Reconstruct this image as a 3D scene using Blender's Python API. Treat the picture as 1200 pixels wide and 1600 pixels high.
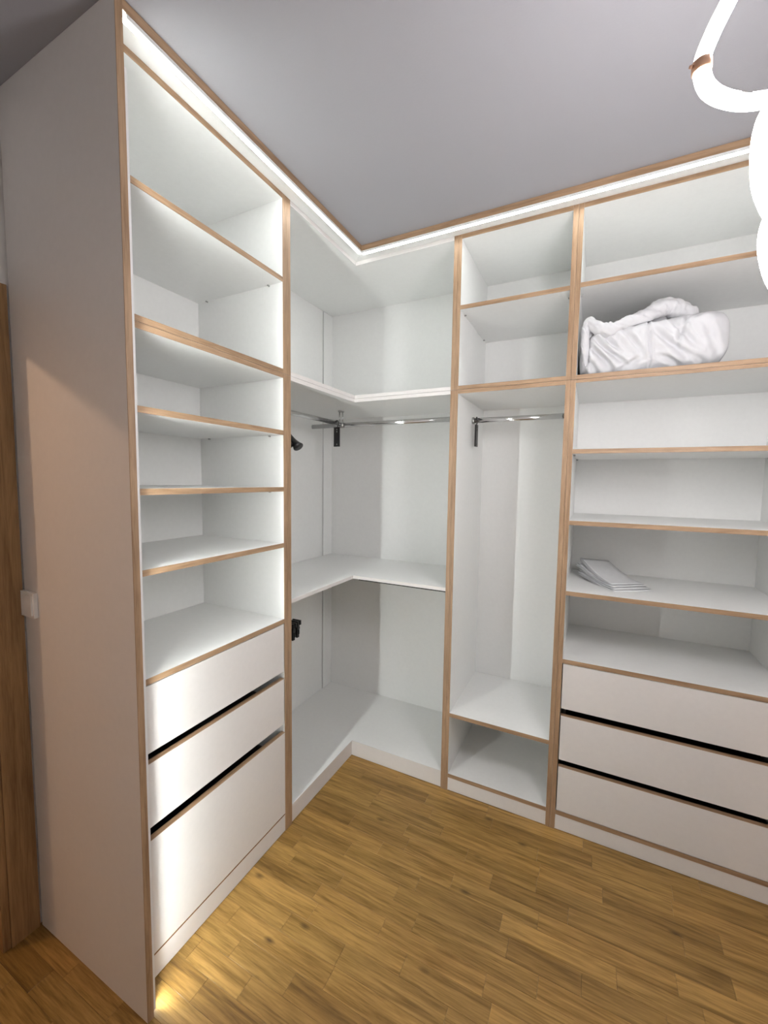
import bpy, bmesh, math, random
from mathutils import Vector, Matrix, noise

# ------------------------------------------------------------------ scene
for o in list(bpy.data.objects):
    bpy.data.objects.remove(o)
sc = bpy.context.scene
COL = sc.collection

# camera ------------------------------------------------------------
cam_data = bpy.data.cameras.new('camera')
cam = bpy.data.objects.new('camera', cam_data)
COL.objects.link(cam)
R_ = Vector((0.89344071, 0.44896449, 0.01394951))
U_ = Vector((-0.0466168, 0.06179037, 0.99699991))
F_ = Vector((-0.44675561, 0.89141059, -0.07613531))
CAM = Vector((1.11800274, -1.87504532, 1.52372253))
cam.matrix_world = Matrix(((R_.x, U_.x, -F_.x, CAM.x), (R_.y, U_.y, -F_.y, CAM.y),
                           (R_.z, U_.z, -F_.z, CAM.z), (0, 0, 0, 1)))
cam_data.sensor_fit = 'AUTO'
cam_data.sensor_width = 36.0
cam_data.lens = 644.438 / 1600 * 36.0
cam_data.clip_start = 0.02
sc.camera = cam

# world, exposure -----------------------------------------------------
world = bpy.data.worlds.new('world')
sc.world = world
world.use_nodes = True
world.node_tree.nodes['Background'].inputs[0].default_value = (0.9, 0.95, 1.0, 1)
world.node_tree.nodes['Background'].inputs[1].default_value = 0.05
sc.view_settings.view_transform = 'Standard'
sc.view_settings.look = 'None'
sc.view_settings.gamma = 1.0
sc.view_settings.use_curve_mapping = False
sc.view_settings.exposure = 0.58
LED_VERT = 60.0        # emission of the upright strip on the end panel
LED_HORIZ = 20.0        # emission of the strips under the ceiling boards
RING = 34.0             # emission of the pendant loops
HALL_W = 24.0          # warm ceiling lamp in the hall beyond the door
LED_COL = (0.96, 1.0, 0.975)
RING_COL = (1.0, 0.97, 0.985)

# the warm lamp in the hall, its light comes in through the door opening
hl = bpy.data.lights.new('hall_lamp_light', 'POINT')
hl.energy = HALL_W
hl.color = (1.0, 0.62, 0.36)
hl.shadow_soft_size = 0.035
hlo = bpy.data.objects.new('hall_lamp_light', hl)
hlo.location = (-1.60, -2.58, 2.50)
COL.objects.link(hlo)

# ------------------------------------------------------------------ materials
def new_mat(name):
    m = bpy.data.materials.new(name)
    m.use_nodes = True
    nt = m.node_tree
    return m, nt, nt.nodes['Principled BSDF']

def link(nt, a, b):
    nt.links.new(a, b)

def board_mat(name, col, rough=0.42, bump=0.02, var=0.012):
    m, nt, b = new_mat(name)
    tc = nt.nodes.new('ShaderNodeTexCoord')
    n = nt.nodes.new('ShaderNodeTexNoise')
    n.inputs['Scale'].default_value = 55
    n.inputs['Detail'].default_value = 5
    link(nt, tc.outputs['Object'], n.inputs['Vector'])
    r = nt.nodes.new('ShaderNodeValToRGB')
    r.color_ramp.elements[0].position = 0.3
    r.color_ramp.elements[0].color = tuple(c * (1 - var) for c in col) + (1,)
    r.color_ramp.elements[1].position = 0.7
    r.color_ramp.elements[1].color = tuple(min(1, c * (1 + var)) for c in col) + (1,)
    link(nt, n.outputs['Fac'], r.inputs[0])
    link(nt, r.outputs[0], b.inputs['Base Color'])
    n2 = nt.nodes.new('ShaderNodeTexNoise')
    n2.inputs['Scale'].default_value = 420
    link(nt, tc.outputs['Object'], n2.inputs['Vector'])
    bp = nt.nodes.new('ShaderNodeBump')
    bp.inputs['Strength'].default_value = bump
    bp.inputs['Distance'].default_value = 0.002
    link(nt, n2.outputs['Fac'], bp.inputs['Height'])
    link(nt, bp.outputs[0], b.inputs['Normal'])
    b.inputs['Roughness'].default_value = rough
    return m

def oak_mat(name, axis, dark, light, rough=0.5, fine=60.0, random_shift=False, fw=0.35):
    """straight oak grain running along one axis of the object"""
    m, nt, b = new_mat(name)
    tc = nt.nodes.new('ShaderNodeTexCoord')
    src = tc.outputs['Object']
    oi = None
    if random_shift:
        oi = nt.nodes.new('ShaderNodeObjectInfo')
        mul = nt.nodes.new('ShaderNodeVectorMath'); mul.operation = 'SCALE'
        mul.inputs[0].default_value = (37.0, 23.0, 11.0)
        link(nt, oi.outputs['Random'], mul.inputs['Scale'])
        add = nt.nodes.new('ShaderNodeVectorMath'); add.operation = 'ADD'
        link(nt, src, add.inputs[0]); link(nt, mul.outputs[0], add.inputs[1])
        src = add.outputs[0]
    mp = nt.nodes.new('ShaderNodeMapping')
    s = [1.0, 1.0, 1.0]
    s['xyz'.index(axis)] = 0.06
    mp.inputs['Scale'].default_value = s
    link(nt, src, mp.inputs['Vector'])
    n = nt.nodes.new('ShaderNodeTexNoise')
    n.inputs['Scale'].default_value = fine
    n.inputs['Detail'].default_value = 8
    n.inputs['Roughness'].default_value = 0.65
    n.inputs['Distortion'].default_value = 0.6
    link(nt, mp.outputs[0], n.inputs['Vector'])
    n3 = nt.nodes.new('ShaderNodeTexNoise')
    n3.inputs['Scale'].default_value = fine * 5
    n3.inputs['Detail'].default_value = 4
    link(nt, mp.outputs[0], n3.inputs['Vector'])
    mx = nt.nodes.new('ShaderNodeMath'); mx.operation = 'MULTIPLY_ADD'
    mx.inputs[1].default_value = fw
    link(nt, n3.outputs['Fac'], mx.inputs[0])
    sub = nt.nodes.new('ShaderNodeMath'); sub.operation = 'SUBTRACT'
    sub.inputs[1].default_value = fw / 2
    link(nt, n.outputs['Fac'], sub.inputs[0])
    link(nt, sub.outputs[0], mx.inputs[2])
    r = nt.nodes.new('ShaderNodeValToRGB')
    r.color_ramp.elements[0].position = 0.32
    r.color_ramp.elements[0].color = tuple(dark) + (1,)
    r.color_ramp.elements[1].position = 0.66
    r.color_ramp.elements[1].color = tuple(light) + (1,)
    link(nt, mx.outputs[0], r.inputs[0])
    out = r.outputs[0]
    if random_shift:
        # knots: rare dark spots
        mp2 = nt.nodes.new('ShaderNodeMapping')
        s2 = [1.0, 1.0, 0.01]; s2['xyz'.index(axis)] = 0.45
        mp2.inputs['Scale'].default_value = s2
        link(nt, src, mp2.inputs['Vector'])
        vo = nt.nodes.new('ShaderNodeTexVoronoi')
        vo.inputs['Scale'].default_value = 9.0
        link(nt, mp2.outputs[0], vo.inputs['Vector'])
        kr = nt.nodes.new('ShaderNodeValToRGB')
        kr.color_ramp.elements[0].position = 0.02
        kr.color_ramp.elements[0].color = (0.25, 0.22, 0.2, 1)
        kr.color_ramp.elements[1].position = 0.11
        kr.color_ramp.elements[1].color = (1, 1, 1, 1)
        link(nt, vo.outputs['Distance'], kr.inputs[0])
        km = nt.nodes.new('ShaderNodeMix'); km.data_type = 'RGBA'; km.blend_type = 'MULTIPLY'
        km.inputs[0].default_value = 1.0
        link(nt, out, km.inputs[6]); link(nt, kr.outputs[0], km.inputs[7])
        # tone of each strip of wood
        tr = nt.nodes.new('ShaderNodeValToRGB')
        e = tr.color_ramp.elements
        e[0].position = 0.0; e[0].color = (0.70, 0.66, 0.58, 1)
        e[1].position = 1.0; e[1].color = (1.16, 1.17, 1.15, 1)
        q = e.new(0.25); q.color = (0.88, 0.87, 0.84, 1)
        q = e.new(0.5); q.color = (1.0, 1.0, 0.98, 1)
        q = e.new(0.8); q.color = (1.07, 1.04, 1.02, 1)
        link(nt, oi.outputs['Random'], tr.inputs[0])
        tm = nt.nodes.new('ShaderNodeMix'); tm.data_type = 'RGBA'; tm.blend_type = 'MULTIPLY'
        tm.inputs[0].default_value = 1.0
        link(nt, km.outputs[2], tm.inputs[6]); link(nt, tr.outputs[0], tm.inputs[7])
        out = tm.outputs[2]
    link(nt, out, b.inputs['Base Color'])
    bp = nt.nodes.new('ShaderNodeBump')
    bp.inputs['Strength'].default_value = 0.08
    bp.inputs['Distance'].default_value = 0.001
    link(nt, n3.outputs['Fac'], bp.inputs['Height'])
    link(nt, bp.outputs[0], b.inputs['Normal'])
    b.inputs['Roughness'].default_value = rough
    return m

def plain(name, col, rough=0.5, metal=0.0, var=0.06, scale=40):
    m, nt, b = new_mat(name)
    tc = nt.nodes.new('ShaderNodeTexCoord')
    n = nt.nodes.new('ShaderNodeTexNoise')
    n.inputs['Scale'].default_value = scale
    link(nt, tc.outputs['Object'], n.inputs['Vector'])
    r = nt.nodes.new('ShaderNodeValToRGB')
    r.color_ramp.elements[0].color = tuple(c * (1 - var) for c in col) + (1,)
    r.color_ramp.elements[1].color = tuple(min(1, c * (1 + var)) for c in col) + (1,)
    link(nt, n.outputs['Fac'], r.inputs[0])
    link(nt, r.outputs[0], b.inputs['Base Color'])
    b.inputs['Roughness'].default_value = rough
    b.inputs['Metallic'].default_value = metal
    return m

def emit(name, col, s):
    m, nt, b = new_mat(name)
    b.inputs['Base Color'].default_value = (0.9, 0.9, 0.9, 1)
    b.inputs['Emission Color'].default_value = tuple(col) + (1,)
    b.inputs['Emission Strength'].default_value = s
    return m

def wall_mat(name, col):
    m, nt, b = new_mat(name)
    tc = nt.nodes.new('ShaderNodeTexCoord')
    n = nt.nodes.new('ShaderNodeTexNoise')
    n.inputs['Scale'].default_value = 160
    n.inputs['Detail'].default_value = 6
    link(nt, tc.outputs['Object'], n.inputs['Vector'])
    bp = nt.nodes.new('ShaderNodeBump')
    bp.inputs['Strength'].default_value = 0.12
    bp.inputs['Distance'].default_value = 0.002
    link(nt, n.outputs['Fac'], bp.inputs['Height'])
    link(nt, bp.outputs[0], b.inputs['Normal'])
    b.inputs['Base Color'].default_value = tuple(col) + (1,)
    b.inputs['Roughness'].default_value = 0.9
    return m

WHITE = board_mat('white_melamine', (0.86, 0.865, 0.85))
FRONT = board_mat('white_front', (0.76, 0.735, 0.715), rough=0.5)
BACKP = board_mat('white_back_board', (0.85, 0.855, 0.84), rough=0.55, var=0.012)
OAK_D, OAK_L = (0.25, 0.15, 0.082), (0.44, 0.29, 0.175)
OAKX = oak_mat('oak_edge_x', 'x', OAK_D, OAK_L)
OAKY = oak_mat('oak_edge_y', 'y', OAK_D, OAK_L)
OAKZ = oak_mat('oak_edge_z', 'z', OAK_D, OAK_L)
CASING = oak_mat('oak_door_casing', 'z', (0.20, 0.105, 0.04), (0.40, 0.23, 0.10), fine=45)
PLANK = oak_mat('oak_floor', 'x', (0.175, 0.094, 0.018), (0.43, 0.255, 0.075), rough=0.38, fine=42, random_shift=True, fw=0.45)
WALL = wall_mat('wall_paint', (0.84, 0.82, 0.80))
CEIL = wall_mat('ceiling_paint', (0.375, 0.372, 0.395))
HALLW = wall_mat('hall_paint', (0.70, 0.64, 0.55))
BLACK = plain('black_plastic', (0.012, 0.012, 0.013), 0.35)
DARK = plain('dark_drawer_box', (0.018, 0.018, 0.018), 0.6)
CHROME = plain('chrome', (0.62, 0.62, 0.62), 0.16, 1.0)
STEEL = plain('brushed_steel', (0.42, 0.42, 0.41), 0.3, 1.0)
COPPER = plain('copper', (0.72, 0.44, 0.30), 0.4, 0.6)
ALU = plain('white_aluminium', (0.82, 0.82, 0.82), 0.45, 0.0)
SWITCH = plain('white_plastic', (0.88, 0.87, 0.85), 0.3)
PAPER = plain('white_paper', (0.74, 0.75, 0.76), 0.7)
PRINT = plain('grey_printed_paper', (0.45, 0.46, 0.48), 0.7)
LED_V = emit('led_upright_diffuser', LED_COL, LED_VERT)
LED_H = emit('led_ceiling_diffuser', LED_COL, LED_HORIZ)
RINGM = emit('pendant_diffuser', RING_COL, RING)

# ------------------------------------------------------------------ helpers
def obj(name, verts, faces, mat, parent=None, org=None, smooth=False):
    o0 = org if org is not None else Vector((0, 0, 0))
    me = bpy.data.meshes.new(name)
    me.from_pydata([tuple(Vector(v) - o0) for v in verts], [], faces)
    me.validate()
    bm = bmesh.new(); bm.from_mesh(me)
    bmesh.ops.recalc_face_normals(bm, faces=bm.faces)
    bm.to_mesh(me); bm.free()
    if smooth:
        for p in me.polygons:
            p.use_smooth = True
    if mat:
        me.materials.append(mat)
    o = bpy.data.objects.new(name, me)
    COL.objects.link(o)
    if parent is not None:
        o.parent = parent
    elif org is not None:
        o.location = org
    return o

def root(name, loc, label, cat, group=None):
    o = bpy.data.objects.new(name, None)
    o.empty_display_size = 0.05
    COL.objects.link(o)
    o.location = loc
    o['label'] = label; o['category'] = cat
    if group: o['group'] = group
    return o

def tag(o, label, cat, group=None):
    o['label'] = label; o['category'] = cat
    if group: o['group'] = group
    return o

class Geo:
    def __init__(self): self.v = []; self.f = []
    def box(self, x0, x1, y0, y1, z0, z1):
        if x0 > x1: x0, x1 = x1, x0
        if y0 > y1: y0, y1 = y1, y0
        b = len(self.v)
        self.v += [(x0, y0, z0), (x1, y0, z0), (x1, y1, z0), (x0, y1, z0),
                   (x0, y0, z1), (x1, y0, z1), (x1, y1, z1), (x0, y1, z1)]
        self.f += [tuple(b + i for i in q) for q in
                   ((3, 2, 1, 0), (4, 5, 6, 7), (0, 1, 5, 4), (1, 2, 6, 5), (2, 3, 7, 6), (3, 0, 4, 7))]
        return self
    def prism(self, pts, z0, z1):
        b = len(self.v); n = len(pts)
        self.v += [(x, y, z0) for x, y in pts] + [(x, y, z1) for x, y in pts]
        self.f += [tuple(b + i for i in reversed(range(n))), tuple(b + n + i for i in range(n))]
        for i in range(n):
            j = (i + 1) % n
            self.f.append((b + i, b + j, b + n + j, b + n + i))
        return self
    def tube(self, pts, r, seg=12, closed=False, flat=1.0, up=(0, 0, 1)):
        """swept tube; r is a number or a list of radii; flat squashes it along up"""
        P = [Vector(p) for p in pts]; n = len(P); b = len(self.v)
        N = None
        for i in range(n):
            if closed:
                t = (P[(i + 1) % n] - P[i - 1]).normalized()
            else:
                t = (P[min(i + 1, n - 1)] - P[max(i - 1, 0)]).normalized()
            if N is None:
                a = Vector(up)
                if abs(a.dot(t)) > 0.95: a = Vector((1, 0, 0))
                N = (a - t * a.dot(t)).normalized()
            else:
                N = (N - t * N.dot(t)).normalized()
            B = t.cross(N)
            rr = r[i] if isinstance(r, (list, tuple)) else r
            for k in range(seg):
                an = 2 * math.pi * k / seg
                self.v.append(tuple(P[i] + N * (rr * flat * math.cos(an)) + B * (rr * math.sin(an))))
        m = n if closed else n - 1
        for i in range(m):
            j = (i + 1) % n
            for k in range(seg):
                l = (k + 1) % seg
                self.f.append((b + i * seg + k, b + i * seg + l, b + j * seg + l, b + j * seg + k))
        if not closed:
            self.f.append(tuple(b + k for k in range(seg)))
            self.f.append(tuple(b + (n - 1) * seg + k for k in reversed(range(seg))))
        return self
    def build(self, name, mat, parent=None, org=None, smooth=False):
        return obj(name, self.v, self.f, mat, parent, org, smooth)

def spline(pts, n, closed=False):
    """Catmull-Rom through the points"""
    P = [Vector(p) for p in pts]; out = []
    m = len(P) if closed else len(P) - 1
    for i in range(m):
        if closed:
            a, b, c, d = P[i - 1], P[i], P[(i + 1) % len(P)], P[(i + 2) % len(P)]
        else:
            a, b, c, d = P[max(i - 1, 0)], P[i], P[i + 1], P[min(i + 2, len(P) - 1)]
        for k in range(n):
            t = k / n
            out.append(0.5 * ((2 * b) + (c - a) * t + (2 * a - 5 * b + 4 * c - d) * t * t + (3 * b - a - 3 * c + d) * t ** 3))
    if not closed: out.append(P[-1])
    return out

def structure(o):
    o['kind'] = 'structure'
    return o

def struct_box(name, x0, x1, y0, y1, z0, z1, mat):
    return structure(Geo().box(x0, x1, y0, y1, z0, z1).build(name, mat))

# ------------------------------------------------------------------ the room
H = 2.65
XW, XH = -0.495, -0.67           # room side and hall side of the left wall
YJ, YJ2 = -1.334, -2.134         # clear door opening
TOPD = 2.017                     # underside of the door header
floor = struct_box('floor', -2.7, 2.5, -3.3, 0.62, -0.10, -0.012, CEIL)
struct_box('ceiling', -2.7, 2.5, -3.3, 0.62, H, H + 0.1, CEIL)
struct_box('wall_back', XH, 2.5, 0.512, 0.62, -0.012, H, WALL)
struct_box('wall_right', 2.2, 2.5, -2.4, 0.512, -0.012, H, WALL)
struct_box('wall_front', XH, 2.5, -2.5, -2.4, -0.012, H, WALL)
g = Geo()
g.box(XH, XW, YJ + 0.016, 0.512, -0.012, H)
g.box(XH, XW, -2.4, YJ2 - 0.016, -0.012, H)
g.box(XH, XW, YJ2 - 0.016, YJ + 0.016, TOPD + 0.016, H)
structure(g.build('wall_left', WALL))
struct_box('wall_hall_far', -2.7, -2.6, -3.3, 0.62, -0.012, H, HALLW)
struct_box('wall_hall_front', -2.6, XH, -3.3, -3.2, -0.012, H, HALLW)
struct_box('wall_hall_back', -2.6, XH, -0.6, -0.5, -0.012, H, HALLW)

# door opening: casing, lining
dg = Geo()
dg.box(XW, -0.4842, YJ + 0.020, YJ + 0.0975, 0, TOPD + 0.078)
door = structure(dg.build('door_1', CASING))
def dpart(name, g, mat=CASING):
    return g.build(name, mat, door)
dpart('casing', Geo().box(XW, -0.4842, YJ2 - 0.0975, YJ2 - 0.020, 0, TOPD + 0.078))
dpart('header_casing', Geo().box(XW, -0.4842, YJ2 - 0.0195, YJ + 0.0195, TOPD + 0.004, TOPD + 0.078), oak_mat('oak_header', 'y', (0.20, 0.105, 0.04), (0.40, 0.23, 0.10), fine=45))
dpart('door_lining', Geo().box(XH - 0.005, -0.490, YJ, YJ + 0.0198, 0, TOPD))
dpart('door_lining', Geo().box(XH - 0.005, -0.490, YJ2 - 0.0155, YJ2, 0, TOPD))
dpart('door_lining', Geo().box(XH - 0.005, -0.490, YJ2 - 0.0155, YJ + 0.0155, TOPD, TOPD + 0.0155))
dpart('door_stop', Geo().box(-0.60, -0.545, YJ - 0.014, YJ, 0, TOPD))

# parquet: each oak strip that can be picked apart is a piece of its own
random.seed(11)
W = 0.0675
y = -1.485
def plank_mesh(l):
    g = Geo(); c = 0.0006
    h = 0.011; w = W / 2 - 0.0002; a = l / 2 - 0.0002
    b = 0
    g.v = [(-a, -w, -h), (a, -w, -h), (a, w, -h), (-a, w, -h),
           (-a, -w, -c), (a, -w, -c), (a, w, -c), (-a, w, -c),
           (-a + c, -w + c, 0), (a - c, -w + c, 0), (a - c, w - c, 0), (-a + c, w - c, 0)]
    g.f = [(3, 2, 1, 0), (0, 1, 5, 4), (1, 2, 6, 5), (2, 3, 7, 6), (3, 0, 4, 7),
           (4, 5, 9, 8), (5, 6, 10, 9), (6, 7, 11, 10), (7, 4, 8, 11), (8, 9, 10, 11)]
    me = bpy.data.meshes.new('plank')
    me.from_pydata(g.v, [], g.f); me.materials.append(PLANK)
    return me
LENS = [0.22, 0.27, 0.31, 0.35, 0.40, 0.46]
MESH = {l: plank_mesh(l) for l in LENS}
row = 0
fg = Geo()
yy = -1.485
while yy < 0.02:
    # strips run along x; the row stops under the plinths
    xs = -0.47 if yy < -1.20 else -0.02
    x = xs - random.uniform(0.02, 0.3) * (0 if yy < -1.2 else 1)
    if yy < -1.2: x = XH + 0.02
    xend = 1.84 if yy > -0.55 else (1.84 + yy * 0.0 if yy > -1.0 else 1.2)
    while x < xend:
        l = random.choice(LENS)
        o = bpy.data.objects.new('plank', MESH[l])
        COL.objects.link(o)
        o.parent = floor
        o.location = (x + l / 2, yy + W / 2, 0)
        x += l
    # the rest of the row, out of view
    while x < 2.2:
        l = min(random.choice(LENS), 2.2 - x)
        fg.box(x + 0.0003, x + l - 0.0003, yy + 0.0003, yy + W - 0.0003, -0.011, 0)
        x += l
    row += 1
    yy += W
# the strips out of view, joined
def fill(x0, x1, y0, y1):
    yv = y0
    while yv < y1 - 1e-6:
        xv = x0
        while xv < x1:
            l = min(random.choice(LENS), x1 - xv)
            fg.box(xv + 0.0003, xv + l - 0.0003, yv + 0.0003, min(yv + W, y1) - 0.0003, -0.011, 0)
            xv += l
        yv += W
fill(-2.6, 2.2, -3.2, -1.485)
fill(1.815, 2.2, 0.0677, 0.51)
fill(-2.6, XH - 0.02, -1.485, -0.6)
pf = fg.build('plank_field', PLANK, floor); pf['kind'] = 'stuff'

# ------------------------------------------------------------------ wardrobe
T = 0.018
EB = 0.002
class Run:
    """left: fronts in the plane x=0 facing +x, s along y; back: fronts in the plane y=0 facing -y, s along x"""
    def __init__(self, side): self.side = side
    def box(self, g, s0, s1, d0, d1, z0, z1):
        if self.side == 'left': g.box(-d1, -d0, s0, s1, z0, z1)
        else: g.box(s0, s1, d0, d1, z0, z1)
        return g
    def pt(self, s, d, z):
        return (-d, s, z) if self.side == 'left' else (s, d, z)
    def oak(self): return OAKY if self.side == 'left' else OAKX
LEFT, BACK = Run('left'), Run('back')
DEPTH = {'left': 0.4803, 'back': 0.5033}

def panel(run, name, par, s0, s1, d0, d1, z0, z1, mat=WHITE):
    return run.box(Geo(), s0, s1, d0, d1, z0, z1).build(name, mat, par, par.location if par.parent is None else par.parent.location)

def sub(run, name, par, org, s0, s1, d0, d1, z0, z1, mat):
    return run.box(Geo(), s0, s1, d0, d1, z0, z1).build(name, mat, par, org)

def side_panel(run, cab, s0, s1, z0, z1, edge=True, d0=0.0):
    p = panel(run, 'side_panel', cab, s0, s1, d0 + (EB if edge else 0), DEPTH[run.side], z0, z1)
    if edge:
        sub(run, 'edge_band', p, cab.location, s0, s1, d0, d0 + EB, z0, z1, OAKZ)
    return p

def shelf(run, cab, s0, s1, zc, t=T, name='shelf', pins=True, d0=0.0):
    z0, z1 = zc - t / 2, zc + t / 2
    p = panel(run, name, cab, s0, s1, d0 + EB, DEPTH[run.side] - 0.001, z0, z1)
    sub(run, 'edge_band', p, cab.location, s0, s1, d0, d0 + EB, z0, z1, run.oak())
    if pins:
        for s, e in ((s0, 1), (s1, -1)):
            for d in (0.07, DEPTH[run.side] - 0.06):
                g = Geo().tube([run.pt(s, d, z0 - 0.0035), run.pt(s + e * 0.009, d, z0 - 0.0035)], 0.0032, 8)
                g.build('shelf_pin', STEEL, p, cab.location)
    return p

def back_panel(run, cab, s0, s1, z0, z1):
    D = DEPTH[run.side]
    return panel(run, 'back_panel', cab, s0, s1, D + 0.0004, D + 0.0044, z0, z1, BACKP)

def drawer(run, cab, s0, s1, z0, z1, boxz, top_edge=True):
    f = panel(run, 'drawer', cab, s0, s1, 0.0, T, z0, z1 - (EB if top_edge else 0), FRONT)
    if top_edge:
        sub(run, 'edge_band', f, cab.location, s0, s1, 0.0, T, z1 - EB, z1, run.oak())
    a, b, e = s0 + 0.014, s1 - 0.014, 0.44
    g = Geo()
    run.box(g, a, b, T + 0.0005, e, z0 + 0.008, z0 + 0.016)
    run.box(g, a, a + 0.012, T + 0.0005, e, z0 + 0.016, boxz)
    run.box(g, b - 0.012, b, T + 0.0005, e, z0 + 0.016, boxz)
    run.box(g, a + 0.012, b - 0.012, e - 0.012, e, z0 + 0.016, boxz)
    run.box(g, a + 0.012, b - 0.012, T + 0.0005, T + 0.012, z0 + 0.016, boxz)
    g.build('drawer_box', DARK, f, cab.location)  # near-black box: the shade behind the drawer gaps is put into its colour
    return f

JOINT = 1.9435           # between lower and upper cabinets
ZB, ZT = 2.6065, 2.6245  # top boards of the upper boxes
JB, JT = 1.926, 1.961
YP = -1.2144
D1A, D1M, D1B = -0.556, -0.5338, -0.5113
D2A, D2M, D2B = 0.5144, 0.5322, 0.550
D3A, D3M, D3B = 1.0032, 1.0225, 1.0415
XR = 1.794
J0, J1 = JOINT - 0.0006, JOINT + 0.0006

# -- tower on the left: drawers and five open compartments
lt = root('drawer_cabinet', (-0.24, -0.88, 0), 'tall white open cabinet with three drawers on the left, behind the big side panel', 'cabinet')
side_panel(LEFT, lt, YP + 0.0005, YP + T, 0.0, J0)
side_panel(LEFT, lt, D1A, D1M - 0.0003, 0.0, J0)
LS0, LS1 = YP + T + 0.0003, D1A - 0.0003
back_panel(LEFT, lt, YP + 0.0005, D1M - 0.0003, 0.06, J0)
panel(LEFT, 'bottom_panel', lt, LS0, LS1, 0.024, DEPTH['left'] - 0.001, 0.0600, 0.0770)
lp = panel(LEFT, 'plinth', lt, LS0, LS1, 0.001, 0.019, 0.003, 0.0760, FRONT)
sub(LEFT, 'edge_band', lp, lt.location, LS0, LS1, 0.001, 0.019, 0.0760, 0.0775, CASING)
shelf(LEFT, lt, LS0, LS1, (JB + J0) / 2, J0 - JB, 'top_panel', pins=False)
for zc in (1.710, 1.4825, 1.2525):
    shelf(LEFT, lt, LS0, LS1, zc)
shelf(LEFT, lt, LS0, LS1, 0.9335, pins=False)
drawer(LEFT, lt, LS0 + 0.004, LS1 - 0.005, 0.7188, 0.9215, 0.86, top_edge=False)
drawer(LEFT, lt, LS0 + 0.004, LS1 - 0.005, 0.4893, 0.6880, 0.60)
drawer(LEFT, lt, LS0 + 0.001, LS1 - 0.0005, 0.0830, 0.4499, 0.36)

lu = root('top_box', (-0.24, -0.88, J1), 'open white top box with one shelf above the left drawer cabinet', 'cabinet')
side_panel(LEFT, lu, YP + 0.0005, YP + T, J1, ZT)
side_panel(LEFT, lu, D1A, D1M - 0.0003, J1, ZT)
back_panel(LEFT, lu, YP + 0.0005, D1M - 0.0003, J1, ZT)
shelf(LEFT, lu, LS0, LS1, (J1 + JT) / 2, JT - J1, 'bottom_panel', pins=False)
shelf(LEFT, lu, LS0, LS1, 2.3035)
shelf(LEFT, lu, LS0, LS1, (ZB + ZT) / 2, ZT - ZB, 'top_panel', pins=False)

# -- corner cabinet, L shaped
DL, DB = -DEPTH['left'], DEPTH['back']
def Lpoly(e=0.0, front=0.0):
    return [(DL + 0.0005, D1B + 0.0003), (-front, D1B + 0.0003), (-front, front), (D2A - 0.0003, front), (D2A - 0.0003, DB - 0.0005), (DL + 0.0005, DB - 0.0005)]
def Ledge(front):
    return [(-EB - front, D1B + 0.0003), (-front, D1B + 0.0003), (-front, front), (D2A - 0.0003, front), (D2A - 0.0003, front + EB), (-EB - front, front + EB)]
def Lshelf(cab, name, z0, z1, front=0.0, mat=WHITE):
    p = Geo().prism(Lpoly(front=front + EB), z0, z1).build(name, mat, cab, cab.location)
    Geo().prism(Ledge(front), z0, z1).build('edge_band', FRONT, p, cab.location)
    return p
SW = 0.4024
def corner_backs(cab, z0, z1):
    org = cab.location
    Geo().box(DL - 0.0044, DL - 0.0004, D1B - 0.02, SW - 0.007, z0, z1).build('back_panel', BACKP, cab, org)
    Geo().box(DL - 0.0044, DL + 0.0035, SW, DB - 0.0006, z0 + 0.02, z1 - 0.02).build('filler_strip', WHITE, cab, org)
    Geo().box(DL, D2A + 0.0172, DB + 0.0004, DB + 0.0044, z0, z1).build('back_panel', BACKP, cab, org)
cc = root('corner_cabinet', (-0.2, 0.22, 0), 'white L-shaped corner wardrobe cabinet with a middle shelf, between oak-edged uprights', 'cabinet')
side_panel(LEFT, cc, D1M + 0.0003, D1B, 0.0, J0)
side_panel(BACK, cc, D2A, D2M - 0.0003, 0.0, J0)
corner_backs(cc, 0.0, J0)
Lshelf(cc, 'bottom_panel', 0.0705, 0.0885, 0.0)
Geo().box(-0.020, -0.004, D1B + 0.0003, 0.02, 0.003, 0.0700).build('plinth', FRONT, cc, cc.location)
Geo().box(-0.0038, D2A - 0.0003, 0.004, 0.020, 0.003, 0.0700).build('plinth', FRONT, cc, cc.location)
ms = Lshelf(cc, 'shelf', 0.9975, 1.0140)
Geo().box(0.03, D2A - 0.002, 0.006, 0.018, 0.9905, 0.9970).build('dark_strip', DARK, ms, cc.location)  # thin dark strip below the back arm of the shelf edge
Lshelf(cc, 'top_panel', JB, J0)
cu = root('corner_top_box', (-0.2, 0.22, J1), 'white L-shaped open top box in the corner under the ceiling', 'cabinet')
side_panel(LEFT, cu, D1M + 0.0003, D1B, J1, ZT)
side_panel(BACK, cu, D2A, D2M - 0.0003, J1, ZT)
corner_backs(cu, J1, ZT)
Lshelf(cu, 'bottom_panel', J1, JT)
Lshelf(cu, 'top_panel', ZB, ZT)

# -- narrow hanging cabinet
nc = root('hanging_cabinet', ((D2M + D3M) / 2, 0.25, 0), 'narrow tall white hanging cabinet with one clothes rail above a low shelf', 'cabinet')
side_panel(BACK, nc, D2M + 0.0003, D2B, 0, J0)
side_panel(BACK, nc, D3A, D3M - 0.0003, 0, J0)
N0, N1 = D2B + 0.0003, D3A - 0.0003
back_panel(BACK, nc, D2M + 0.0003, D3M - 0.0003, 0.06, J0)
panel(BACK, 'plinth', nc, N0, N1, 0.002, 0.018, 0.003, 0.0685, FRONT)
shelf(BACK, nc, N0, N1, 0.0775, T, 'bottom_panel', pins=False)
shelf(BACK, nc, N0, N1, 0.388)
shelf(BACK, nc, N0, N1, (JB + J0) / 2, J0 - JB, 'top_panel', pins=False)
nu = root('narrow_top_box', ((D2M + D3M) / 2, 0.25, J1), 'narrow open white top box with one shelf above the hanging cabinet', 'cabinet')
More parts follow.
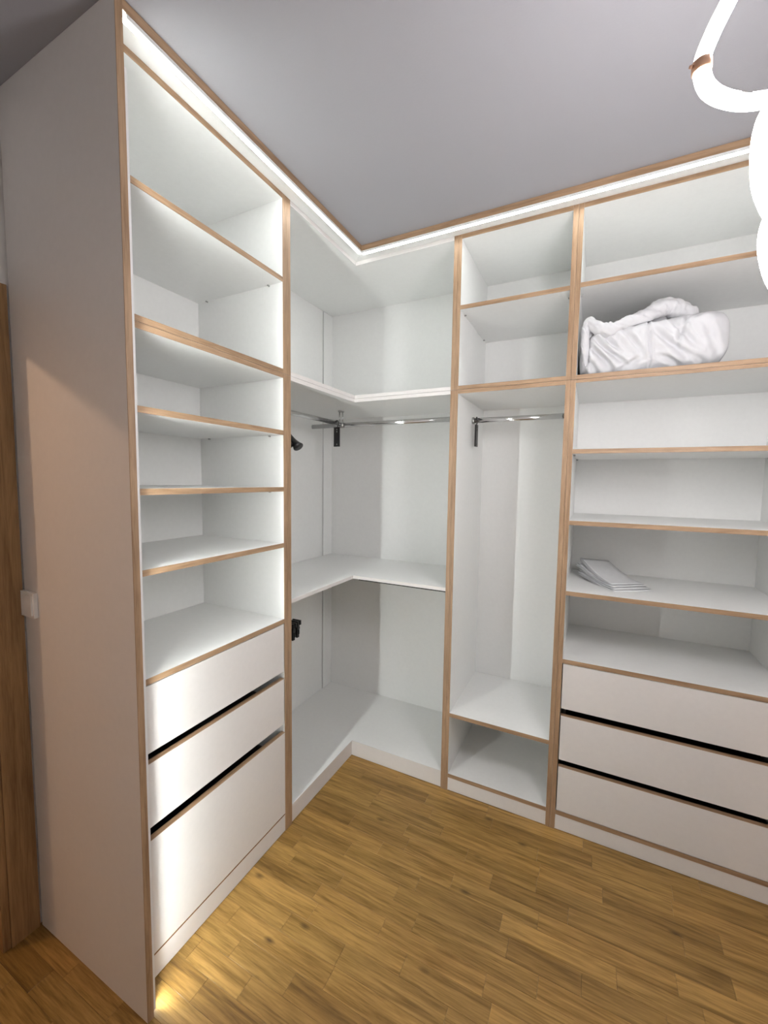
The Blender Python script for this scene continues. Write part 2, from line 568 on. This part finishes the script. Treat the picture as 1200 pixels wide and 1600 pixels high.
side_panel(BACK, nu, D2M + 0.0003, D2B, J1, ZT)
side_panel(BACK, nu, D3A, D3M - 0.0003, J1, ZT)
back_panel(BACK, nu, D2M + 0.0003, D3M - 0.0003, J1, ZT)
shelf(BACK, nu, N0, N1, (J1 + JT) / 2, JT - J1, 'bottom_panel', pins=False)
shelf(BACK, nu, N0, N1, 2.309)
shelf(BACK, nu, N0, N1, (ZB + ZT) / 2, ZT - ZB, 'top_panel', pins=False)

# -- wide cabinet on the right with drawers
rc = root('wide_drawer_cabinet', ((D3M + XR) / 2, 0.25, 0), 'wide white open cabinet with three drawers and leaflets on a shelf, on the right', 'cabinet')
side_panel(BACK, rc, D3M + 0.0003, D3B, 0, J0)
side_panel(BACK, rc, XR, XR + T, 0, J0)
R0, R1 = D3B + 0.0003, XR - 0.0003
back_panel(BACK, rc, D3M + 0.0003, XR + T, 0.06, J0)
panel(BACK, 'plinth', rc, R0, R1, 0.002, 0.018, 0.003, 0.0705, FRONT)
shelf(BACK, rc, R0, R1, 0.0800, T, 'bottom_panel', pins=False)
for zc in (1.6535, 1.3590, 1.0603):
    shelf(BACK, rc, R0, R1, zc)
shelf(BACK, rc, R0, R1, 0.7645, pins=False)
shelf(BACK, rc, R0, R1, (JB + J0) / 2 + 0.002, J0 - JB - 0.004, 'top_panel', pins=False)
drawer(BACK, rc, R0 + 0.0035, R1 - 0.0035, 0.5562, 0.7530, 0.69, top_edge=False)
drawer(BACK, rc, R0 + 0.0035, R1 - 0.0035, 0.3252, 0.5249, 0.44)
drawer(BACK, rc, R0 + 0.0035, R1 - 0.0035, 0.0925, 0.2950, 0.21)
ru = root('wide_top_box', ((D3M + XR) / 2, 0.25, J1), 'wide open white top box on the right holding the folded duvet', 'cabinet')
side_panel(BACK, ru, D3M + 0.0003, D3B, J1, ZT)
side_panel(BACK, ru, XR, XR + T, J1, ZT)
back_panel(BACK, ru, D3M + 0.0003, XR + T, J1, ZT)
shelf(BACK, ru, R0, R1, (J1 + JT) / 2, JT - J1, 'bottom_panel', pins=False)
shelf(BACK, ru, R0, R1, 2.3126)
shelf(BACK, ru, R0, R1, (ZB + ZT) / 2, ZT - ZB, 'top_panel', pins=False)

# -- big end panel
YE, PX = -1.232, 0.081
ep = root('end_panel', (-0.2, (YE + YP) / 2, 0), 'tall plain side panel with an oak front edge, closing the wardrobe at the left', 'panel')
pb = Geo().box(-0.4838, PX - EB, YE, YP, 0.0, H - 0.001).build('board', FRONT, ep, ep.location)
Geo().box(PX - EB, PX, YE, YP, 0.0, H - 0.001).build('edge_band', OAKZ, ep, ep.location)

# -- ceiling boards above the cabinets
PP = 0.0765
cb = root('ceiling_board', (-0.1, 0.1, ZT + 0.0005), 'L-shaped white board under the ceiling with an oak front edge, above all cabinets', 'board')
z0, z1 = ZT + 0.0005, H - 0.0008
b1 = Geo().prism([(-0.30, YP + 0.0005), (PP - EB, YP + 0.0005), (PP - EB, -PP + EB - 0.0004), (-0.30, 0.30)], z0, z1).build('board', WHITE, cb, cb.location)
Geo().box(PP - EB, PP, YP + 0.0005, -PP + EB, z0, z1).build('edge_band', OAKY, b1, cb.location)
b2 = Geo().prism([(PP - EB + 0.0004, -PP + EB), (XR + T, -PP + EB), (XR + T, 0.30), (-0.2996, 0.30)], z0, z1).build('board', WHITE, cb, cb.location)
Geo().box(PP - EB, XR + T, -PP, -PP + EB, z0, z1).build('edge_band', OAKX, b2, cb.location)

# -- LED strips
def led(name, label, boxes_prof, boxes_diff, mat, loc):
    r = root(name, loc, label, 'light strip')
    g = Geo()
    for b in boxes_prof: g.box(*b)
    g.build('profile', ALU, r, r.location)
    g = Geo()
    for b in boxes_diff: g.box(*b)
    g.build('diffuser', mat, r, r.location)
    return r
LZ0, LZ1 = ZT - 0.0105, ZT
led('led_strip', 'glowing white LED strip under the ceiling board along the left cabinets', [(PP - 0.0195, PP - 0.0008, YP + 0.013, -PP + 0.001, LZ1 - 0.003, LZ1), (PP - 0.0195, PP - 0.0187, YP + 0.013, -PP + 0.001, LZ0, LZ1 - 0.003), (PP - 0.0016, PP - 0.0008, YP + 0.013, -PP + 0.001, LZ0, LZ1 - 0.003)],
    [(PP - 0.0186, PP - 0.0017, YP + 0.013, -PP + 0.001, LZ0 + 0.0001, LZ1 - 0.0031)], LED_H, (PP, -0.65, LZ1))
led('led_strip', 'glowing white LED strip under the ceiling board along the back cabinets', [(PP - 0.0009, XR + 0.01, -PP + 0.0008, -PP + 0.0195, LZ1 - 0.003, LZ1), (PP - 0.0009, XR + 0.01, -PP + 0.0008, -PP + 0.0016, LZ0, LZ1 - 0.003), (PP - 0.0009, XR + 0.01, -PP + 0.0187, -PP + 0.0195, LZ0, LZ1 - 0.003)],
    [(PP - 0.0016, XR + 0.01, -PP + 0.0017, -PP + 0.0186, LZ0 + 0.0001, LZ1 - 0.0031)], LED_H, (0.9, -PP, LZ1))
lv = led('led_strip', 'upright LED strip on the inner face of the end panel, seen edge-on', [(0.050, 0.054, YP + 0.0005, YP + 0.0220, 0.012, 2.50), (0.0715, 0.0755, YP + 0.0005, YP + 0.0095, 0.012, 2.50), (0.054, 0.0715, YP + 0.0005, YP + 0.0025, 0.012, 2.50), (0.054, 0.0715, YP + 0.0026, YP + 0.0090, 0.012, 0.016)],  # inner wall deepened into a baffle, added to shade the near drawer fronts
    [(0.0560, 0.0700, YP + 0.0026, YP + 0.0060, 0.0165, 2.498)], LED_V, (0.065, YP, 0.004))

# -- switch plate on the end panel beside the door casing
sw = root('light_switch', (-0.443, YE, 1.12), 'square white switch plate on the end panel beside the door casing', 'switch')
Geo().box(-0.4836, -0.405, YE - 0.011, YE - 0.0003, 1.081, 1.1605).build('frame', SWITCH, sw, sw.location)
Geo().box(-0.475, -0.4135, YE - 0.0145, YE - 0.0112, 1.0895, 1.152).build('rocker', SWITCH, sw, sw.location)

# ------------------------------------------------------------------ clothes rails
def rail(name, label, p, q, holders, group=None):
    P, Q = Vector(p), Vector(q)
    mid = (P + Q) / 2
    r = root(name, mid, label, 'clothes rail', group)
    Geo().tube([P, P.lerp(Q, 0.5), Q], 0.0075, 16, flat=1.7).build('rail', CHROME, r, mid, True)
    d = (Q - P).normalized()
    for end in holders:
        e, s = (P, 1) if end == 0 else (Q, -1)
        Geo().tube([e, e + d * 0.010 * s], 0.011, 16, flat=1.6).build('rail_holder', STEEL, r, mid, True)
    return r
rail('clothes_rail', 'chrome clothes rail in the narrow hanging cabinet', (D2B + 0.0005, 0.265, 1.839), (D3A - 0.0005, 0.265, 1.839), (0, 1))
br = rail('clothes_rail', 'longer chrome clothes rail in the corner cabinet, parallel to the back wall', (-0.428, 0.213, 1.845), (D2A - 0.0005, 0.213, 1.845), (1,))
rail('clothes_rail', 'chrome clothes rail in the corner cabinet, running along the left side', (-0.22, D1B + 0.0005, 1.851), (-0.22, 0.2045, 1.851), (0,))
rail('clothes_rail', 'low clothes rail hidden under the middle corner shelf', (-0.22, D1B + 0.0005, 0.928), (-0.22, 0.10, 0.928), (0,))
g = Geo()
o_ = br.location
g.tube([(-0.22, 0.213, JB - 0.0003), (-0.22, 0.213, JB - 0.004)], 0.026, 20, flat=0.55)
g.build('bracket_flange', STEEL, br, o_, True)
for dx in (-0.011, 0.011):
    Geo().tube([(-0.22 + dx, 0.213, JB - 0.004), (-0.22 + dx, 0.213, 1.862)], 0.004, 10).build('bracket_post', CHROME, br, o_, True)
Geo().tube([(-0.238, 0.213, 1.845), (-0.202, 0.213, 1.845)], 0.0105, 16, flat=1.55).build('bracket_saddle', STEEL, br, o_, True)

# black flat clips hanging on the rails
def hang_clip(name, label, top, ang_axis, tilt):
    """thin black plate with holes hanging from a rail by a hook; local x is the plate's width"""
    r = root(name, top, label, 'hanger')
    g = Geo()
    # plate with three through holes, as a ring-filled outline
    w, h, t = 0.019, 0.112, 0.004
    bm = bmesh.new()
    zs = [-0.022, -0.032, -0.038, -0.044, -0.052, -0.112, -0.118, -0.124, -0.134]
    xs = [-w, -0.004, 0.004, w]
    V = {}
    for i, x in enumerate(xs):
        for j, z in enumerate(zs):
            for k, y in enumerate((-t, t)):
                V[i, j, k] = bm.verts.new((x, y, z))
    holes = {(1, 1), (1, 3), (1, 6)}
    nx, nz = len(xs) - 1, len(zs) - 1
    solid = lambda i, j: 0 <= i < nx and 0 <= j < nz and (i, j) not in holes
    for i in range(nx):
        for j in range(nz):
            if not solid(i, j): continue
            for k in (0, 1):
                bm.faces.new([V[i, j, k], V[i + 1, j, k], V[i + 1, j + 1, k], V[i, j + 1, k]])
            for (di, dj, a, b) in ((-1, 0, (i, j), (i, j + 1)), (1, 0, (i + 1, j), (i + 1, j + 1)), (0, -1, (i, j), (i + 1, j)), (0, 1, (i, j + 1), (i + 1, j + 1))):
                if not solid(i + di, j + dj):
                    bm.faces.new([V[a[0], a[1], 0], V[b[0], b[1], 0], V[b[0], b[1], 1], V[a[0], a[1], 1]])
    bmesh.ops.recalc_face_normals(bm, faces=bm.faces)
    me = bpy.data.meshes.new('plate'); bm.to_mesh(me); bm.free()
    me.materials.append(BLACK)
    p = bpy.data.objects.new('plate', me); COL.objects.link(p); p.parent = r
    pts = []
    R = 0.0165
    for a in range(-60, 181, 20):
        an = math.radians(a)
        pts.append((R * math.cos(an) * 0.72, 0, R * math.sin(an)))
    pts = [(0.0, 0, -0.030), (0.004, 0, -0.021)] + pts
    Geo().tube(spline(pts, 3), 0.0026, 8).build('hook', BLACK, r, None, True)
    r.rotation_euler = (0, tilt, ang_axis)
    return r
hang_clip('clip_hanger', 'black flat clip hanger hooked on the corner rail beside the chrome bracket', (-0.221, 0.170, 1.851), 0.0, 0.0)
hang_clip('clip_hanger', 'slim black clip hanger at the left end of the narrow cabinet rail', (0.573, 0.265, 1.839), math.radians(90), 0.0)

# suit hangers whose shoulder ends show past the left upright
def coat_hanger(label, y, rz, z=1.851, half=0.178, drop=0.165):
    r = root('coat_hanger', (-0.22, y, z), label, 'hanger', )
    pts = spline([(half, 0, -drop - 0.02), (half - 0.035, 0, -drop + 0.012), (0.07, 0, -0.075), (0, 0, -0.055), (-0.07, 0, -0.075), (-half + 0.035, 0, -drop + 0.012), (-half, 0, -drop - 0.02)], 6)
    n = len(pts)
    rad = [0.008 + 0.020 * abs(2 * i / (n - 1) - 1) ** 2.2 for i in range(n)]
    Geo().tube(pts, rad, 14, flat=0.8).build('shoulder', BLACK, r, None, True)
    Geo().tube([(half - 0.05, 0, -drop - 0.008), (0, 0, -drop - 0.012), (-half + 0.05, 0, -drop - 0.008)], 0.006, 10).build('bar', BLACK, r, None, True)
    hp = [(0, 0, -0.05), (0, 0, -0.03), (0.010, 0, -0.018)] + [(0.0155 * math.cos(math.radians(a)) * 0.75, 0, 0.0155 * math.sin(math.radians(a))) for a in range(-30, 181, 30)]
    Geo().tube(spline(hp, 3), 0.0022, 8).build('hook', CHROME, r, None, True)
    r.rotation_euler = (0, 0, rz)
    return r
coat_hanger('black coat hanger on the corner rail, its broad end poking out past the left upright', -0.410, 0.0)
coat_hanger('second black coat hanger pressed behind the first beside the left upright', -0.462, 0.0, half=0.165)

# skirt hangers with clips under the middle shelf
def skirt_hanger(label, y, rz, half):
    r = root('skirt_hanger', (-0.22, y, 0.928), label, 'hanger')
    Geo().tube([(-half, 0, -0.075), (0, 0, -0.065), (half, 0, -0.075)], 0.005, 10).build('bar', BLACK, r, None, True)
    hp = [(0, 0, -0.063), (0, 0, -0.03), (0.010, 0, -0.018)] + [(0.0155 * math.cos(math.radians(a)) * 0.75, 0, 0.0155 * math.sin(math.radians(a))) for a in range(-30, 181, 30)]
    Geo().tube(spline(hp, 3), 0.0022, 8).build('hook', CHROME, r, None, True)
    for sgn in (-1, 1):
        x = sgn * (half - 0.016)
        g = Geo()
        for dy in (-1, 1):
            g.box(x - 0.016, x + 0.016, dy * 0.003, dy * 0.008, -0.108, -0.058)
            g.box(x - 0.022, x + 0.022, dy * 0.004, dy * 0.0125, -0.064, -0.044)
            for q in (-0.011, 0.0, 0.011):
                g.box(x + q - 0.0035, x + q + 0.0035, dy * 0.001, dy * 0.007, -0.122, -0.108)
        g.tube([(x - 0.017, 0, -0.078), (x + 0.017, 0, -0.078)], 0.0095, 10)
        g.build('clip', BLACK, r, None)
    r.rotation_euler = (0, 0, rz)
    return r
skirt_hanger('black clip skirt hanger farthest from the left upright, under the middle corner shelf', -0.415, 0.02, 0.178)
skirt_hanger('middle one of three black clip skirt hangers under the middle shelf', -0.446, -0.02, 0.184)
skirt_hanger('black clip skirt hanger closest to the left upright, under the middle shelf', -0.478, 0.03, 0.178)

# ------------------------------------------------------------------ leaflets on the right shelf
SZ = 1.0603 + T / 2
LO = Vector((1.229, 0.078)); LU = Vector((0.807, 0.59)); LVv = Vector((-0.564, 0.826))
def leaflet(label, off, rot, lift, base, ln, wd, cat_group):
    """folded leaflet: two leaves joined by a rounded fold along the front edge, the far corner curling up"""
    c, s = math.cos(rot), math.sin(rot)
    nu, nv = 6, 16
    g = Geo()
    def P(u, v, layer, top):
        f = v / ln
        curl = lift * (max(0.0, f - 0.15) / 0.85) ** 1.6 * (1 - 0.25 * u / wd)
        gap = 0.0018 + (0.0010 + layer * 0.006) * (max(0.0, f - 0.25) / 0.75) ** 1.3
        z = base + curl + (gap if layer else 0.0) + (0.0007 if top else 0)
        a = off + (LU * c + LVv * s) * u + (LVv * c - LU * s) * v
        return (a.x, a.y, SZ + z)
    for layer in (0, 1):
        b = len(g.v)
        for top in (0, 1):
            for i in range(nu + 1):
                for j in range(nv + 1):
                    g.v.append(P(wd * i / nu, ln * j / nv, layer, top))
        m = (nu + 1) * (nv + 1)
        idx = lambda t, i, j: b + t * m + i * (nv + 1) + j
        for i in range(nu):
            for j in range(nv):
                for t in (0, 1):
                    g.f.append((idx(t, i, j), idx(t, i + 1, j), idx(t, i + 1, j + 1), idx(t, i, j + 1)))
        for i in range(nu):
            for j in (0, nv):
                g.f.append((idx(0, i, j), idx(0, i + 1, j), idx(1, i + 1, j), idx(1, i, j)))
        for j in range(nv):
            for i in (0, nu):
                g.f.append((idx(0, i, j), idx(0, i, j + 1), idx(1, i, j + 1), idx(1, i, j)))
    org = Vector((off.x, off.y, SZ))
    r = root('leaflet', org, label, 'leaflet', cat_group)
    g.build('leaf', PAPER, r, org, True)
    # rounded fold along the short front edge
    p0 = Vector(P(0, 0, 0, 0)); p1 = Vector(P(wd, 0, 0, 0)); up = Vector((0, 0, 0.0014))
    Geo().tube([p0 + up, p0.lerp(p1, 0.5) + up, p1 + up], 0.0014, 8).build('fold', PAPER, r, org, True)
    # grey printed band on the upper leaf, along its outer long edge
    bd = Geo(); b = 0
    for j in range(2, nv + 1):
        for u in (0.004, 0.012):
            q = P(u, ln * j / nv, 1, 1); bd.v.append((q[0], q[1], q[2] + 0.0002))
    k = len(bd.v) // 2
    bd.f = [(2 * j, 2 * j + 1, 2 * j + 3, 2 * j + 2) for j in range(k - 1)]
    bd.build('printed_band', PRINT, r, org)
    return r
G_ = 'leaflets in a loose stack on the right shelf'
leaflet('lowest folded white leaflet of the stack on the right shelf', LO, 0.0, 0.020, 0.0005, 0.27, 0.18, G_)
leaflet('second folded white leaflet from the bottom of the stack, shifted to the back', LO + Vector((-0.006, 0.022)), -0.03, 0.031, 0.0062, 0.262, 0.172, G_)
leaflet('third folded white leaflet from the bottom, with its far end fanned up', LO + Vector((-0.010, 0.040)), 0.02, 0.043, 0.0125, 0.262, 0.165, G_)
leaflet('topmost folded white leaflet of the stack, with its far corner curled highest', LO + Vector((-0.016, 0.060)), -0.05, 0.060, 0.0190, 0.250, 0.155, G_)

# ------------------------------------------------------------------ folded duvet
def seg_d(p, a, b):
    ab = (b[0] - a[0], b[1] - a[1]); ap = (p[0] - a[0], p[1] - a[1])
    t = max(0, min(1, (ab[0] * ap[0] + ab[1] * ap[1]) / (ab[0] ** 2 + ab[1] ** 2)))
    return math.hypot(ap[0] - t * ab[0], ap[1] - t * ab[1]), t
DZ = JT + 0.0012
dv = root('duvet', (1.29, 0.20, DZ), 'folded white duvet in the wide top box on the right, its upper edge rolled over', 'duvet')
X0, X1 = 1.047, 1.545
# creases on the front, (x, z above the shelf) end points, depth, width
CRE = [((1.06, 0.150), (1.17, 0.008), 0.020, 0.009), ((1.085, 0.150), (1.21, 0.030), 0.016, 0.009), ((1.06, 0.080), (1.115, 0.008), 0.016, 0.008),
       ((1.13, 0.150), (1.19, 0.080), 0.014, 0.008), ((1.283, 0.20), (1.296, 0.00), 0.013, 0.0038), ((1.30, 0.150), (1.43, 0.010), 0.016, 0.010),
       ((1.36, 0.180), (1.44, 0.060), 0.013, 0.009), ((1.405, 0.19), (1.375, 0.08), 0.012, 0.007), ((1.20, 0.012), (1.265, 0.05), 0.013, 0.010),
       ((1.46, 0.160), (1.51, 0.020), 0.009, 0.012), ((1.078, 0.150), (1.072, 0.020), 0.016, 0.007), ((1.32, 0.050), (1.41, 0.006), 0.014, 0.008),
       ((1.20, 0.165), (1.255, 0.09), 0.010, 0.009), ((1.40, 0.06), (1.47, 0.012), 0.010, 0.009), ((1.23, 0.12), (1.275, 0.05), 0.008, 0.008)]
def duvet_pt(a, t):
    """a: angle round the section, t: 0..1 along x"""
    tt = 2 * t - 1
    endf = (1 - abs(tt) ** (7 if tt < 0 else 5)) ** (1 / 3.0) if abs(tt) < 1 else 0
    x = X0 + (X1 - X0) * t
    hy, hz = 0.185, 0.080 + 0.030 * min(1.0, tt * 0.5 + 0.62)
    n = 4.2
    ca, sa = math.cos(a), math.sin(a)
    e = (abs(ca) ** n + abs(sa) ** n) ** (-1 / n)
    y = 0.198 + 0.01 * t + hy * (0.55 + 0.45 * endf) * e * ca
    z = hz + hz * (0.25 + 0.75 * endf) * e * sa
    if z < hz: z = hz - (hz - z) * 1.0
    p = Vector((x * 3.1, y * 3.1, z * 3.1))
    d = 0.012 * noise.noise(p * 2.2) + 0.006 * noise.noise(p * 6.0) + 0.0025 * (1 - abs(noise.noise(p * 11.0)) * 2)
    if ca < 0:
        for A, B, dep, wid in CRE:
            q, s = seg_d((x, z), A, B)
            k = dep * math.sin(math.pi * (0.12 + 0.76 * s))
            d += -k * math.exp(-(q / wid) ** 2) + 0.55 * k * math.exp(-((q - 1.9 * wid) / wid) ** 2)
    d *= endf
    y += d * e * ca; z += d * 0.8 * e * sa
    z = max(z, 0.0)
    x += 0.004 * noise.noise(Vector((y * 9, z * 9, 3.3)))
    return (min(max(x, X0 - 0.002), 1.56), max(y, 0.003), DZ + z)
NA, NT = 150, 110
g = Geo()
for i in range(NT + 1):
    t = 0.5 - 0.5 * math.cos(math.pi * i / NT) if False else i / NT
    for k in range(NA):
        g.v.append(duvet_pt(2 * math.pi * k / NA, t))
for i in range(NT):
    for k in range(NA):
        l = (k + 1) % NA
        g.f.append((i * NA + k, i * NA + l, (i + 1) * NA + l, (i + 1) * NA + k))
g.f.append(tuple(range(NA))); g.f.append(tuple(NT * NA + k for k in range(NA)))
DUV = plain('white_cotton', (0.63, 0.63, 0.645), 0.85, 0, 0.02)
g.build('body', DUV, dv, dv.location, True)
# rolled edge lying over the top
def rolled(path, rads, seed, flat, name):
    P = spline(path, 14)
    n = len(P)
    rr = spline([(r, 0, 0) for r in rads], 14)
    g = Geo(); seg = 26
    for i, p in enumerate(P):
        t = (P[min(i + 1, n - 1)] - P[max(i - 1, 0)]).normalized()
        N = (Vector((0, 0, 1)) - t * t.z).normalized(); B = t.cross(N)
        f = i / (n - 1)
        endf = min(1.0, (min(f, 1 - f) / 0.06 + 0.02)) ** 0.5
        r = rr[i].x * endf
        for k in range(seg):
            an = 2 * math.pi * k / seg
            q = Vector((p.x * 22, p.y * 22, p.z * 22)) + Vector((math.cos(an), math.sin(an), seed)) * 0.7
            m = 1 + 0.30 * noise.noise(q) + 0.20 * noise.noise(q * 2.7) + 0.16 * (1 - 2 * abs(noise.noise(Vector((p.x * 60 + an * 1.3, an * 2.2, seed))))) - 0.22 * math.exp(-((an - 3.6 - 0.4 * math.sin(f * 17)) / 0.3) ** 2)
            g.v.append(tuple(p + N * (r * m * flat * math.cos(an)) + B * (r * m * math.sin(an))))
    for i in range(n - 1):
        for k in range(seg):
            l = (k + 1) % seg
            g.f.append((i * seg + k, i * seg + l, (i + 1) * seg + l, (i + 1) * seg + k))
    g.f.append(tuple(range(seg))); g.f.append(tuple((n - 1) * seg + k for k in range(seg)))
    return g.build(name, DUV, dv, dv.location, True)
rolled([(1.074, 0.028, DZ + 0.035), (1.068, 0.030, DZ + 0.110), (1.069, 0.034, DZ + 0.190), (1.080, 0.030, DZ + 0.212), (1.101, 0.026, DZ + 0.188), (1.147, 0.026, DZ + 0.170), (1.191, 0.033, DZ + 0.182),
        (1.234, 0.045, DZ + 0.198), (1.288, 0.065, DZ + 0.220), (1.331, 0.085, DZ + 0.242), (1.375, 0.105, DZ + 0.243), (1.420, 0.130, DZ + 0.222), (1.455, 0.170, DZ + 0.195)],
       [0.012, 0.014, 0.016, 0.017, 0.022, 0.026, 0.022, 0.022, 0.026, 0.032, 0.034, 0.028, 0.014], 1.3, 0.95, 'rolled_edge')
rolled([(1.066, 0.050, DZ + 0.170), (1.110, 0.085, DZ + 0.172), (1.180, 0.110, DZ + 0.168), (1.270, 0.135, DZ + 0.196), (1.350, 0.165, DZ + 0.225), (1.410, 0.200, DZ + 0.205)],
       [0.022, 0.030, 0.034, 0.036, 0.036, 0.02], 4.1, 0.8, 'rolled_edge')

# ------------------------------------------------------------------ pendant of glowing loops
ANCH = Vector((1.2247, -1.095, 0)); HD = Vector((0.8934, 0.4492, 0)); ND = Vector((-0.4492, 0.8934, 0))
def loop_pts(pts, off):
    return [ANCH + HD * h + ND * (off + bow) + Vector((0, 0, z)) for h, z, bow in pts]
pd = root('pendant_lamp', (1.40, -1.02, H), 'glowing white pendant lamp of looped tubes with copper clips, at upper right', 'lamp')
o_ = pd.location
RT = 0.0106
L1 = loop_pts([(.0422, 2.221, 0), (.020, 2.172, 0), (.0092, 2.135, 0), (.0186, 2.104, 0), (.0468, 2.0885, 0), (.0882, 2.0855, 0), (.135, 2.100, 0), (.18, 2.145, 0), (.205, 2.21, 0), (.195, 2.28, 0), (.155, 2.325, 0), (.105, 2.32, 0), (.068, 2.275, 0)], 0)
L2 = loop_pts([(.170, 2.112, 0), (.137, 2.097, 0), (.1255, 2.064, 0), (.1245, 2.030, 0), (.129, 1.992, 0), (.139, 1.966, 0), (.154, 1.944, 0), (.19, 1.918, 0), (.24, 1.925, 0), (.28, 1.97, 0), (.295, 2.03, 0), (.27, 2.09, 0), (.22, 2.118, 0)], 0.026)
L3 = loop_pts([(.150, 1.948, 0), (.1305, 1.925, 0), (.1242, 1.897, 0), (.1285, 1.866, 0), (.1454, 1.829, 0), (.18, 1.802, 0), (.23, 1.802, 0), (.27, 1.84, 0), (.275, 1.90, 0), (.24, 1.948, 0), (.195, 1.964, 0)], 0.0)
L_FILL_A = loop_pts([(.36, 2.00, 0), (.31, 1.965, 0), (.285, 1.90, 0), (.30, 1.83, 0), (.35, 1.79, 0), (.41, 1.80, 0), (.45, 1.85, 0), (.455, 1.92, 0), (.42, 1.98, 0)], 0.028)  # extra loop out of view, added to the pendant as fill light
L_FILL_B = loop_pts([(.24, 1.80, 0), (.215, 1.75, 0), (.22, 1.68, 0), (.26, 1.62, 0), (.32, 1.60, 0), (.37, 1.64, 0), (.385, 1.71, 0), (.36, 1.77, 0), (.30, 1.815, 0)], -0.002)  # low extra loop out of view, added to brighten the lower room
for L in (L1, L2, L3, L_FILL_A, L_FILL_B):
    Geo().tube(spline(L, 10, True), RT, 18, True, up=ND).build('glowing_loop', RINGM, pd, o_, True)
def clip(L, k):
    S = spline(L, 10, True)
    i = int(k * len(S)) % len(S)
    c = S[i]; t = (S[(i + 1) % len(S)] - S[i - 1]).normalized()
    g = Geo().tube([c - t * 0.0075, c - t * 0.006, c + t * 0.006, c + t * 0.0075], [RT + 0.0006, RT + 0.0022, RT + 0.0022, RT + 0.0006], 20)
    o = g.build('clip', COPPER, pd, o_, True)
    side = (ND.cross(t)).normalized()
    Geo().tube([c + side * (RT + 0.001), c + side * (RT + 0.007)], 0.0022, 8).build('clip_screw', COPPER, o, o_, True)
    return c
S_ = spline(L1, 10, True)[44:68]
Geo().tube([p - ND * (RT * 0.90) + Vector((0, 0, RT * 0.42)) for p in S_], 0.0009, 6).build('channel_seam', STEEL, pd, o_)
clip(L1, 2.1 / 13)
c2 = clip(L1, 11.0 / 13); c3 = clip(L2, 12.0 / 13); c4 = clip(L3, 7.0 / 11); c5 = clip(L_FILL_A, 0.0); c6 = clip(L_FILL_B, 0.0)
Geo().tube([(1.40, -1.02, H - 0.0008), (1.40, -1.02, H - 0.022), (1.40, -1.02, H - 0.03)], [0.06, 0.06, 0.045], 32).build('canopy', COPPER, pd, o_, True)
for c in (c2, c3, c4, c5, c6):
    Geo().tube([c + Vector((0, 0, RT)), Vector((1.40, -1.02, H - 0.03)) + (c - Vector((1.40, -1.02, c.z))) * 0.2], 0.0008, 6).build('suspension_wire', STEEL, pd, o_)
